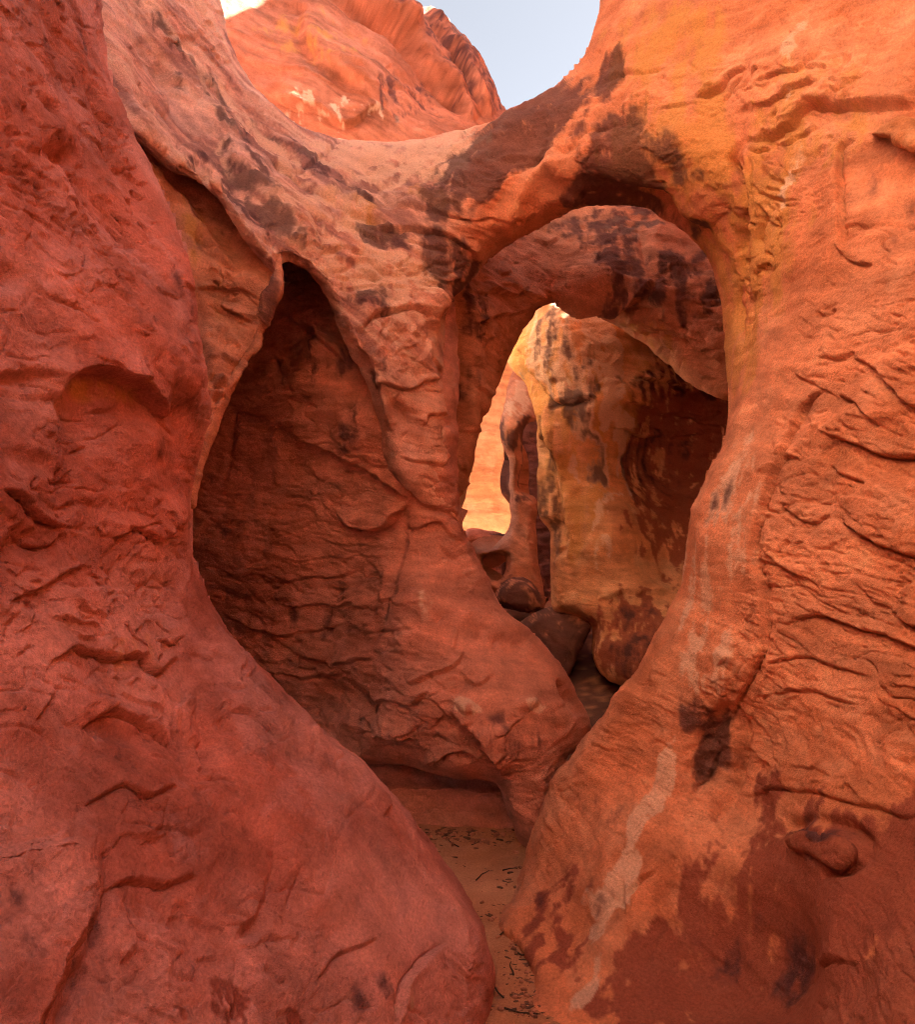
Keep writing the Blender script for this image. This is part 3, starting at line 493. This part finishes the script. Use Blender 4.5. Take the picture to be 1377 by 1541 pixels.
# stains: v dark varnish, p pale scour, o ochre wash, d damp; some patches paint light and shade
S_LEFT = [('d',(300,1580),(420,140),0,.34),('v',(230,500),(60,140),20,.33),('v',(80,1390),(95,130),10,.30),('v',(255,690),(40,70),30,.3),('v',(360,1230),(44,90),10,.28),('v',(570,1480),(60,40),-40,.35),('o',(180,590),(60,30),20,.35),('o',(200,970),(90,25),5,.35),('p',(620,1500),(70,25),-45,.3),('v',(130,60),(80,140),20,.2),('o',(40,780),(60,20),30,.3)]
S_RING = [('d',(1270,1400),(250,215),0,1.3),('d',(1060,1480),(190,130),0,1.3),('d',(1080,1400),(90,90),0,1.1),('d',(1400,1300),(150,130),0,1.2),('d',(840,1400),(60,110),10,.6),('d',(1130,1180),(40,70),15,.7),('v',(775,215),(175,50),-42,1.3),('v',(945,235),(84,84),0,1.15),('v',(905,285),(100,34),-5,1.3),('v',(700,300),(60,36),-10,.8),('v',(890,120),(100,40),-40,.8),('v',(800,185),(110,40),-35,.75),('v',(955,215),(60,90),-10,.75),('v',(690,285),(40,50),40,.7),('v',(900,290),(70,25),-10,.85),('v',(1000,330),(80,22),30,.55),('v',(960,260),(110,30),15,.7),('v',(720,240),(70,36),-38,.6),  # d: damp below the flood line, plus painted shade in the lower hollow
 ('o',(1010,230),(110,120),20,1.0),('o',(1150,330),(80,170),0,1.0),('o',(1105,480),(40,130),0,.9),('o',(1000,70),(110,80),0,.8),('o',(1200,180),(120,90),0,.8),('o',(1060,380),(40,80),-20,.8),('p',(650,240),(120,44),-22,.95),('p',(560,415),(130,34),14,.9),('p',(470,370),(100,24),48,.75),('p',(560,240),(120,36),5,.8),('p',(400,215),(130,14),46,.8),('p',(300,130),(14,120),-32,.7),('p',(450,330),(110,10),40,.9),('p',(350,250),(80,8),48,.9),('p',(520,330),(90,30),30,.5),('p',(1200,110),(60,80),10,.3),('p',(1200,300),(30,110),0,.35),
 ('v',(400,300),(120,16),48,.8),('v',(340,258),(60,20),46,.9),('v',(480,255),(120,12),35,.75),('v',(250,70),(24,110),-32,.5),('v',(320,150),(14,100),-32,.6),('v',(370,230),(12,90),-42,.6),('v',(450,470),(40,60),50,.5),('v',(600,360),(60,26),10,.7),('v',(660,390),(60,50),30,.75),('v',(560,450),(60,20),10,.55),('v',(690,430),(30,50),20,.7),('o',(540,330),(70,24),25,.6),('o',(660,300),(60,20),10,.5),
 ('p',(930,1335),(30,70),28,1.0),('p',(965,1250),(16,60),25,.8),('p',(985,1180),(24,80),20,.95),('p',(885,1480),(14,60),22,.95),('p',(905,1410),(18,50),30,.8),('p',(1085,860),(66,220),12,.55),('p',(1060,980),(80,46),-60,.5),('p',(1060,1020),(40,50),0,.5),('v',(1040,1085),(44,36),0,.75),('v',(1078,1130),(24,80),18,.85),('v',(880,1380),(40,60),10,.2),('v',(905,1210),(40,40),0,.25),('v',(1090,780),(50,60),20,.35),('v',(1220,1260),(90,60),10,.3),('v',(1100,1400),(120,70),10,.3),('v',(820,1350),(60,70),0,.22),('v',(808,280),(40,66),32,-.95),('v',(760,320),(30,46),40,-.9),('v',(880,1370),(50,90),20,.22),('v',(560,560),(30,60),10,.3),('v',(1310,260),(70,60),10,.2),('v',(1360,330),(30,40),0,.3)]
S_FIN = [('v',(412,440),(16,60),20,.7),('v',(330,320),(40,60),-40,.3),('o',(300,380),(30,120),-20,.5)]
S_BUTT = [('v',(480,540),(60,50),20,.4),('v',(540,660),(40,50),30,.3),('v',(420,930),(160,40),0,.25),('p',(790,1060),(20,12),0,.8),('p',(700,1066),(24,10),10,.6),('p',(640,640),(50,50),20,.3),('v',(760,1110),(60,40),20,.35),('p',(640,900),(40,100),10,.2)]
S_A2 = [('v',(925,400),(48,80),-10,.9),('v',(1030,430),(70,60),20,.85),('v',(930,330),(90,22),0,.75),('v',(960,440),(60,20),0,.9),('p',(955,340),(50,14),0,.4),('v',(700,470),(40,40),0,.5),('v',(690,620),(30,80),0,.4),('o',(990,520),(70,26),20,.4)]
S_PIL = [('d',(1030,690),(95,180),0,1.0),('d',(960,960),(90,70),0,.9),('v',(1000,580),(80,20),15,.7),('p',(862,570),(18,150),-14,1.35),('p',(818,540),(15,90),-20,1.3),('p',(922,570),(20,170),-6,1.4),('p',(890,520),(14,60),-6,1.2),('o',(840,560),(80,110),-10,1.0),('p',(880,520),(60,60),0,.9),('o',(860,720),(60,140),-8,.9),('p',(840,520),(50,60),0,.7),('p',(870,640),(24,120),-12,.75),('o',(870,600),(90,160),-8,.7),('v',(845,540),(44,40),0,.8),('v',(860,610),(40,50),-20,.75),('v',(830,490),(40,20),20,.6),('p',(925,600),(26,150),-8,1.0),('p',(890,500),(40,60),0,.9),('o',(800,560),(34,80),-25,1.0),('o',(930,560),(50,140),0,.6),('o',(860,690),(40,70),0,.9),('p',(830,500),(30,40),0,.7),('o',(850,560),(60,120),-15,.6),('v',(885,680),(12,80),-10,.6),('p',(905,780),(20,100),0,.5),('v',(830,740),(22,110),0,.6),('v',(1030,560),(60,40),10,.5),('v',(990,700),(60,60),0,.4),('v',(960,960),(60,60),0,.4)]  # d paints the hollow's shade; p and o mix mineral streaks with painted light
S_COL = [('v',(775,655),(34,26),0,1.4),('v',(795,700),(14,60),0,1.2),('v',(780,890),(50,26),0,.6),('p',(785,600),(30,30),0,.7)]  # p patch paints skylight onto the column's top
S_CLIFF = [('v',(690,100),(40,90),-35,.6),('v',(620,30),(60,20),35,.6),('v',(610,140),(70,40),20,.4),('o',(470,60),(120,50),10,.3),('p',(520,165),(120,20),0,.4),('v',(740,150),(40,24),0,.6)]

# ------------------------------------------------------------------ rock masses in view
OUT_LEFT = [(150,-20),(165,90),(182,150),(206,205),(238,268),(272,340),(290,420),(297,520),(310,575),(322,612),(310,665),(297,715),(291,760),(290,810),(302,862),(328,922),(372,982),(425,1038),(480,1090),(545,1146),(592,1195),(640,1254),(690,1325),(722,1382),(738,1430),(741,1470),(737,1541),(733,1700),(600,2000),(-400,2000),(-1200,1900),(-1300,700),(-1300,-1500),(-900,-2700),(0,-2700),(90,-1500),(110,-500)]
left_wall = relief('canyon_wall', OUT_LEFT, D_LEFT, PINK, R=0.16, rw=34, T=0.55, style=dict(tilt=48, bed=0.016, step=0.011, flake=0.009), feats=F_LEFT, stain_shades=S_LEFT, calm=[((600,1360),(110,150),-30),((230,500),(70,110),-20),((250,690),(40,80),0),((365,1240),(50,90),0)])
tag(left_wall, 'pinkish red sandstone wall bulging out beside the sandy passage, flaked and hollowed', 'rock wall')

OUT_RING = [(-900,320),(-1000,-600),(-900,-2700),(200,-2700),(270,-700),(310,-120),(332,0),(346,60),(362,100),(388,135),(440,181),(500,206),(565,215),(640,207),(700,196),(735,185),(765,168),(800,150),(836,126),(868,92),(884,66),(897,34),(906,0),(915,-80),(930,-500),(900,-2700),(1700,-2700),(1900,-800),(1900,800),(1800,2100),(1000,2100),(800,1900),
    (786,1541),(796,1490),(790,1460),(770,1432),(744,1408),(748,1375),(772,1342),(788,1310),(800,1270),(812,1235),(822,1200),(836,1160),(862,1132),(885,1106),(912,1068),(942,1030),(975,975),(1000,930),(1018,890),(1030,845),(1035,800),(1043,760),(1062,710),(1085,665),(1096,612),(1093,560),(1088,500),(1083,445),(1066,392),(1040,355),(1000,326),(960,311),(922,307),(885,311),(858,320),(830,336),(796,355),(760,373),(738,392),(716,418),(700,436),(688,446),(676,470),(672,520),(668,570),(674,620),(684,690),(691,742),(697,792),(665,782),(620,757),(582,712),(577,680),(566,625),(545,570),(522,528),(505,485),(484,440),(458,408),(434,396),(420,402),(427,428),(412,412),(398,398),(376,372),(352,340),(330,305),(308,281),(284,268),(258,256),(232,238),(212,222),(186,214),(120,250),(0,300)]
ring = relief('rock_arch', OUT_RING, D_RING, BLEND, R=0.16, rw=30, T=0.75, Ts=[((60,200),(430,600),2.3),((850,230),(170,130),0.5)], style=dict(tilt=14), feats=F_RING, stain_shades=S_RING, calm=[((1085,800),(66,330),12),((900,1330),(110,240),22),((1250,1280),(200,150),0),((1000,60),(110,90),0),((1200,470),(56,120),0),((1060,1460),(200,140),0),((1320,290),(50,60),0),((800,260),(60,60),0),((620,680),(40,50),0)])
tag(ring, 'orange sandstone arch spanning the passage, joined to the right hand wall', 'rock arch')

OUT_FIN = [(150,120),(300,240),(410,360),(428,430),(412,470),(397,496),(382,530),(360,572),(335,632),(314,685),(300,730),(293,765),(255,760),(220,600),(180,350)]
fin = relief('rock_fin', OUT_FIN, D_FIN, SALMON, R=0.05, rw=16, T=0.25, style=dict(tilt=20, lump=0.02), feats=F_FIN, stain_shades=S_FIN)
tag(fin, 'salmon rock fin with a thin curled lip wedged behind the pink wall', 'rock fin')

OUT_BUTT = [(-500,-200),(120,-60),(300,180),(480,300),(660,380),(690,520),(686,690),(696,780),(714,826),(734,868),(752,902),(772,928),(803,950),(832,985),(852,1012),(872,1052),(889,1096),(878,1120),(850,1142),(846,1165),(842,1220),(836,1290),(790,1292),(776,1262),(764,1220),(752,1180),(735,1172),(690,1170),(640,1160),(600,1150),(560,1150),(480,1160),(300,1160),(-300,1250),(-500,900)]
butt = relief('rock_buttress', OUT_BUTT, D_BUTT, RED, R=0.14, rw=28, T=0.5, style=dict(tilt=4, bed=0.02), feats=F_BUTT, stain_shades=S_BUTT, calm=[((650,900),(60,90),10),((790,1060),(110,90),30)])
tag(butt, 'red sandstone buttress with a shaded hollow flank and rounded foot lobe', 'rock buttress')

UNDER = TPS([(400,1100,4.1),(600,1160,3.95),(780,1160,3.85),(400,1300,3.9),(600,1270,3.72),(800,1290,3.62),(700,1200,3.85),(700,1240,3.72)])
und = relief('rock_undercut', [(420,1080),(820,1080),(815,1200),(800,1300),(600,1310),(420,1300)], UNDER, RED, R=0.05, rw=12, T=0.25, style=dict(tilt=0, bed=0.03, fbed=9), feats=[('ledge',[(790,1202),(660,1192),(520,1198)],.09,26,'full'),('ledge',[(790,1232),(660,1226),(520,1230)],.05,16)])
tag(und, 'dark layered rock undercut below the red buttress, at the back of the sand', 'rock wall')

OUT_A2 = [(640,420),(760,250),(900,180),(1100,240),(1200,420),(1190,680),(1140,640),(1100,606),(1050,580),(1000,545),(960,512),(925,488),(880,468),(845,458),(828,457),(808,470),(792,490),(778,515),(765,545),(748,580),(728,618),(718,655),(712,700),(702,735),(690,752),(660,700),(650,550)]
arch2 = relief('rock_arch', OUT_A2, D_ARCH2, SALMON, R=0.14, rw=22, T=0.5, Ts=[((1040,470),(130,140),1.4)], style=dict(tilt=12), feats=F_A2, stain_shades=S_A2)
tag(arch2, 'smaller dark stained rock arch seen through the opening of the big one', 'rock arch')

OUT_PIL = [(764,545),(772,500),(790,420),(850,350),(960,330),(1100,320),(1700,300),(1700,1250),(1200,1200),(1040,1050),(980,1035),(940,1033),(908,1016),(892,985),(889,940),(866,928),(838,918),(831,880),(830,840),(826,800),(812,782),(809,740),(808,690),(808,640),(800,604),(786,575)]
pil = relief('rock_pillar', OUT_PIL, D_PILLAR, YELLOW, R=0.25, rw=24, T=0.9, frame=(-24,1110,-24,1080), style=dict(tilt=10), feats=F_PIL, stain_shades=S_PIL, calm=[((900,800),(110,330),0)])
tag(pil, 'yellow streaked rock pillar and hollow wall beyond the second arch', 'rock pillar')

OUT_FB = [(752,645),(758,615),(764,580),(780,545),(800,560),(812,600),(812,632),(792,640),(787,690),(784,735),(806,748),(808,790),(812,850),(820,925),(790,915),(760,908),(742,890),(722,880),(690,870),(690,822),(735,826),(762,800),(768,740),(766,690),(756,668)]
finb = relief('rock_column', OUT_FB, D_FINB, SALMON, holes=[[(726,838),(745,832),(760,838),(759,860),(748,874),(732,866)]], R=0.2, rw=16, T=0.6, style=dict(tilt=0, lump=0.03), h=2.2, stain_shades=S_COL)
tag(finb, 'slim purple topped rock column standing in the far slot', 'rock column')

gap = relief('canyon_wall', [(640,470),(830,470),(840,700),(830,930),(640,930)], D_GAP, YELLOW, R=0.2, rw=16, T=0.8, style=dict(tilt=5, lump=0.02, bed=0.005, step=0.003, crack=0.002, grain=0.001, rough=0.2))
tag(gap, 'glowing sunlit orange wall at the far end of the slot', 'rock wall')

OUT_CL = [(-200,-600),(200,-420),(430,-220),(560,-75),(616,-2),(640,22),(668,36),(682,50),(706,78),(730,112),(748,140),(766,168),(800,230),(760,300),(400,300),(250,200),(-200,100)]
cliff = relief('cliff', OUT_CL, D_CLIFF, CLIFF, R=0.5, rw=30, T=2.0, style=dict(tilt=22, lump=0.08, step=0.003, rough=0.5, warp=0.6), feats=F_CLIFF, stain_shades=S_CLIFF)
tag(cliff, 'tall salmon cliff rising behind the arch with sunlit rim', 'cliff')

nook = relief('canyon_wall', [(700,800),(772,800),(776,650),(780,600),(830,540),(900,560),(900,1060),(700,1060)], TPS([(700,800,8.9),(780,800,9.0),(800,600,9.4),(880,700,9.0),(880,1000,8.2),(720,1000,8.4),(800,900,8.7)]), RED, R=0.1, rw=10, T=0.3, style=dict(tilt=0, bed=0.05), stain_shades=[('v',(800,740),(70,200),0,1.4)])  # dark tint over the whole face paints the shade of the deep gap
tag(nook, 'layered rock, painted dark as shade, deep in the crack between slim column and pillar', 'rock wall')
BOUL = TPS([(778,942,6.5),(830,915,6.35),(880,930,6.1),(850,960,6.05),(815,980,6.2),(850,1010,6.0),(840,940,6.15)])
boul = relief('boulder', [(772,946),(795,928),(822,914),(846,906),(870,914),(888,930),(884,955),(870,985),(858,1012),(848,1030),(815,1010),(790,975)], BOUL, SALMON, R=0.22, rw=16, T=0.7, style=dict(tilt=30, lump=0.03), feats=[('ledge',[(884,930),(862,960),(848,1015)],.06,20)], stain_shades=[('v',(830,960),(90,80),0,1.15)], h=2.2)
tag(boul, 'smooth purple grey boulder jammed at the foot of the yellow streaked pillar', 'boulder')
boul2 = relief('boulder', [(745,905),(752,880),(772,868),(795,872),(815,895),(818,915),(790,922),(762,916)], TPS([(745,905,7.1),(780,870,7.1),(815,900,7.0),(780,900,6.9)]), SALMON, R=0.2, rw=14, T=0.5, style=dict(tilt=0, lump=0.02), stain_shades=[('v',(785,895),(50,40),0,1.15)], h=2.2)
tag(boul2, 'grey shadowed boulder at the base of the slim far column', 'boulder')
# parts of the big masses
slab = relief('rock_slab', [(-60,1290),(40,1262),(110,1248),(148,1262),(160,1320),(148,1390),(120,1450),(84,1520),(40,1600),(-60,1620)], -0.022, PINK, on=D_LEFT, R=0.07, rw=16, T=0.12, style=dict(tilt=48, step=0.004, crack=0.002), stain_shades=S_LEFT, parent=left_wall)
slab['label'] = 'smooth greyish slab bonded to the foot of the pink wall'
flake = relief('rock_flake', [(178,930),(230,915),(275,930),(285,958),(262,978),(244,974),(226,984),(200,972),(184,952)], -0.02, PINK, on=D_LEFT, R=0.06, rw=16, T=0.12, style=dict(tilt=48), parent=left_wall)
ov = relief('ledge', [(1308,204),(1330,186),(1352,174),(1400,168),(1520,160),(1520,250),(1400,232),(1360,218),(1330,208)], -0.07, ORANGE, on=D_RING, R=0.10, rw=10, T=0.2, style=dict(tilt=8, bed=0.02, fbed=14), parent=ring)
ov['label'] = 'thin layered ledge jutting from the upper right of the orange wall'
boss = relief('rock_boss', [(1176,1264),(1186,1250),(1215,1246),(1250,1252),(1278,1264),(1290,1284),(1282,1304),(1262,1312),(1240,1300),(1216,1288),(1190,1282)], -0.03, ORANGE, on=D_RING, R=0.07, rw=14, T=0.12, style=dict(tilt=8), stain_shades=[('v',(1215,1254),(60,10),8,.8),('d',(1235,1280),(120,90),0,.9)], parent=ring)
boss['label'] = 'eye shaped knob of rock standing out low on the orange wall'
slab2 = relief('rock_slab', [(510,738),(540,728),(580,735),(604,752),(592,776),(578,794),(556,798),(530,790),(510,770)], -0.02, RED, on=D_BUTT, R=0.08, rw=14, T=0.15, style=dict(tilt=10, step=0.004), parent=butt)

# ------------------------------------------------------------------ unseen canyon walls past the frame, added and shaped to block or bounce sun
def unseen_side_wall(name, pts, top, mat, label, nz=60, ns=90, body=1.2):
    L = catmull([(x*100, y*100) for x, y in pts], 10, closed=False)/100.0
    s = np.linspace(0, 1, ns); cum = np.r_[0, np.cumsum(np.linalg.norm(np.diff(L, axis=0), axis=1))]; cum /= cum[-1]
    X = np.interp(s, cum, L[:,0]); Y = np.interp(s, cum, L[:,1]); T = np.gradient(np.stack([X, Y], -1), axis=0); T /= np.linalg.norm(T, axis=1, keepdims=True)
    nrm = np.stack([-T[:,1], T[:,0]], -1)
    z = np.linspace(-0.2, 1, nz); P = []
    for thick in (0.0, -body):
        for zz in z:
            hgt = zz*top
            p = np.stack([X+nrm[:,0]*thick, Y+nrm[:,1]*thick, np.full(ns, hgt)], -1)
            n = 0.5*fbm(p*0.5, 3)+0.12*fbm(bedded(p, 10)*2.5, 3) + 0.35*math.sin(zz*3.0)
            p[:,:2] += nrm*n[:,None]
            P.append(p)
    n2 = 2*nz; P = P[:nz]+P[nz:][::-1]
    V = np.concatenate(P); j, i = np.meshgrid(np.arange(n2), np.arange(ns-1), indexing='ij'); j = j.ravel(); i = i.ravel(); j2 = (j+1) % n2
    F = np.stack([j*ns+i, j*ns+i+1, j2*ns+i+1, j2*ns+i], -1)
    o = mesh_from(name, V, F, STONE, paint(V, np.zeros((len(V),4)), mat)); tag(o, label, 'rock wall'); return o
unseen_side_wall('canyon_wall', [(3.0,-5.2),(2.6,-1.5),(2.35,0.4)], 5.8, ORANGE, 'unseen lower orange canyon wall behind the viewer, cut low to let sun past')  # height set so sun reaches the tall wall opposite
unseen_side_wall('canyon_wall', [(2.5,0.1),(2.2,1.0),(2.15,2.3)], 7.3, ORANGE, 'unseen orange canyon wall beside the viewer, added to shade the pink wall')
unseen_side_wall('canyon_wall', [(2.1,2.0),(2.6,3.6),(3.0,5.6)], 9.0, ORANGE, 'unseen high orange canyon wall above the arch, added to keep sun off it')
unseen_side_wall('canyon_wall', [(3.0,5.5),(3.1,6.0),(3.1,7.6)], 5.4, ORANGE, 'unseen low stretch of canyon wall behind the arch, notched to let sun through')  # gap shaped to pass sun to the cream wall
unseen_side_wall('canyon_wall', [(3.1,7.4),(3.1,8.0),(3.1,9.5),(3.3,11.6)], 12.2, ORANGE, 'unseen high stretch of canyon wall beyond the yellow streaked pillar, added to shade the cliff')  # added sun blocker; its top sets the lit edge on the cliff
unseen_side_wall('canyon_wall', [(-0.4,8.2),(-0.75,7.0),(-0.95,6.2),(-0.9,5.8)], 4.25, CREAM, 'unseen cream wall behind the red buttress, added to bounce sun onto the pillar', body=0.4)  # hidden bounce wall added to brighten the pillar
unseen_side_wall('canyon_wall', [(-1.9,0.9),(-2.6,-0.4),(-3.1,-2.0),(-2.4,-3.9),(0.0,-4.8),(2.8,-4.4)], 10.5, CREAM, 'unseen tall canyon wall going on behind the viewer, paled to bounce sun onto the orange wall')  # pale colour chosen so it bounces more light into view
unseen_side_wall('canyon_wall', [(-1.45,1.05),(-1.35,0.0),(-1.2,-1.2),(0.0,-1.7),(1.7,-1.6)], 4.0, RED, 'unseen red rock shoulder around the viewer, added to darken the lower walls', body=0.7)  # added blocker that dims the lower right wall and floor
unseen_side_wall('canyon_wall', [(-3.6,8.5),(-3.3,6.0),(-3.0,4.0),(-2.5,2.4)], 7.0, RED, 'unseen rock mass behind the pink wall, added to keep skylight out of the hollow')  # added to stop skylight leaking in from the left

# ------------------------------------------------------------------ flood litter on the sand
def floor_z(x, y):
    from mathutils import Vector as V3
    return G.ray_cast(V3((x, y, 3.0)), V3((0, 0, -1)))[1].z
G = bpy.data.objects['ground']
bpy.context.view_layer.update()
LIT = rock_material('flood_litter', 0.9, 0.6, 90.0); TWIG = rock_material('dry_twig', 0.9, 0.6, 90.0)
r = random.Random(11); V = []; F = []; C = []
def chip(x, y, s):
    z = floor_z(x, y); n = 8; k = len(V); h = min(0.004, s*0.35)*(0.5+r.random()); a = r.uniform(-0.5, 0.5); t = r.uniform(-0.15, 0.15); asp = r.uniform(0.3, 0.7)
    pebble = r.random() < 0.45
    if pebble: asp = r.uniform(0.8, 1.2); h = s*0.9; t = 0
    rad = [s*(0.45+0.9*r.random())*(0.7 if pebble else 1) for _ in range(n)]
    for q, zz in ((1.0, -0.3), (1.0, 0.8), (0.55, 1.0)):
        for i in range(n):
            b = i*6.283/n; dx = rad[i]*q*math.cos(b)*1.5; dy = rad[i]*q*math.sin(b)*asp
            V.append((x+dx*math.cos(a)-dy*math.sin(a), y+dx*math.sin(a)+dy*math.cos(a), z+h*zz+t*dx))
    for ring in range(2):
        for i in range(n): F.append((k+ring*n+i, k+ring*n+(i+1) % n, k+(ring+1)*n+(i+1) % n, k+(ring+1)*n+i))
    for i in range(1, n-1): F.append((k+2*n, k+2*n+i, k+2*n+i+1, k+2*n+i+1))
    g = r.uniform(0.6, 1.5); C.extend([(0.15*g, 0.085*g, 0.06*g, 1) if not pebble else (0.36*g, 0.17*g, 0.11*g, 1)]*(3*n))
for k in range(55):          # wrack lines left by the last flood
    y = r.uniform(2.35, 3.75); x0 = r.uniform(-0.25, 0.45); L = r.uniform(0.04, 0.22)
    for q in range(int(6+L*45)): chip(x0+L*r.gauss(0, 0.5), y+r.gauss(0, 0.012), r.choice((0.0015,0.002,0.003,0.005,0.010)))
for k in range(220): chip(0.235+0.02*r.gauss(0, 1)+0.03*math.sin(k), r.uniform(2.3, 2.85), r.choice((0.002,0.003,0.005,0.009)))
for k in range(160): chip(r.uniform(-0.3, 0.35), 3.60+r.gauss(0, 0.04), r.choice((0.003,0.005,0.008,0.014)))
F = [f if len(set(f)) == 4 else (f[0], f[1], f[2], f[2]) for f in F]
tri = [];
for f in F:
    tri.append(f[:3]);
    if f[3] != f[2]: tri.append((f[0], f[2], f[3]))
o = mesh_from('flood_litter', V, tri, LIT, np.array(C), smooth=False); o['kind'] = 'stuff'; o['label'] = 'dark scattered bark and twig litter on the orange sand'; o['category'] = 'litter'
def twig(x, y, L, ang, lift):
    P = []; a = ang; px, py = x, y; z0 = floor_z(x, y)
    for k in range(5):
        P.append((px, py, z0+0.004+lift*k/4)); px += L/4*math.cos(a); py += L/4*math.sin(a); a += r.gauss(0, 0.3)
    v = []; f = []; n = 5
    for k, p in enumerate(P):
        rad = 0.0035*(1-0.15*k)
        for i in range(n):
            b = i*6.283/n; v.append((p[0]-rad*math.cos(b)*math.sin(ang), p[1]+rad*math.cos(b)*math.cos(ang), p[2]+rad*math.sin(b)))
    for k in range(4):
        for i in range(n): f.append((k*n+i, k*n+(i+1) % n, (k+1)*n+(i+1) % n, (k+1)*n+i))
    o = mesh_from('twig', v, f, TWIG, np.tile((0.06,0.04,0.03,1.0), (len(v),1)))
    tag(o, 'thin dark dry twig lying in the flood litter on the sand', 'twig', 'twigs washed onto the sand')
for k in range(6): twig(r.uniform(0.14, 0.24), r.uniform(2.35, 2.8), r.uniform(0.05, 0.12), r.uniform(0, 6.28), r.uniform(0, 0.03))
for k in range(4): twig(r.uniform(-0.1, 0.3), r.uniform(2.9, 3.6), r.uniform(0.05, 0.12), r.uniform(0, 6.28), r.uniform(0, 0.03))
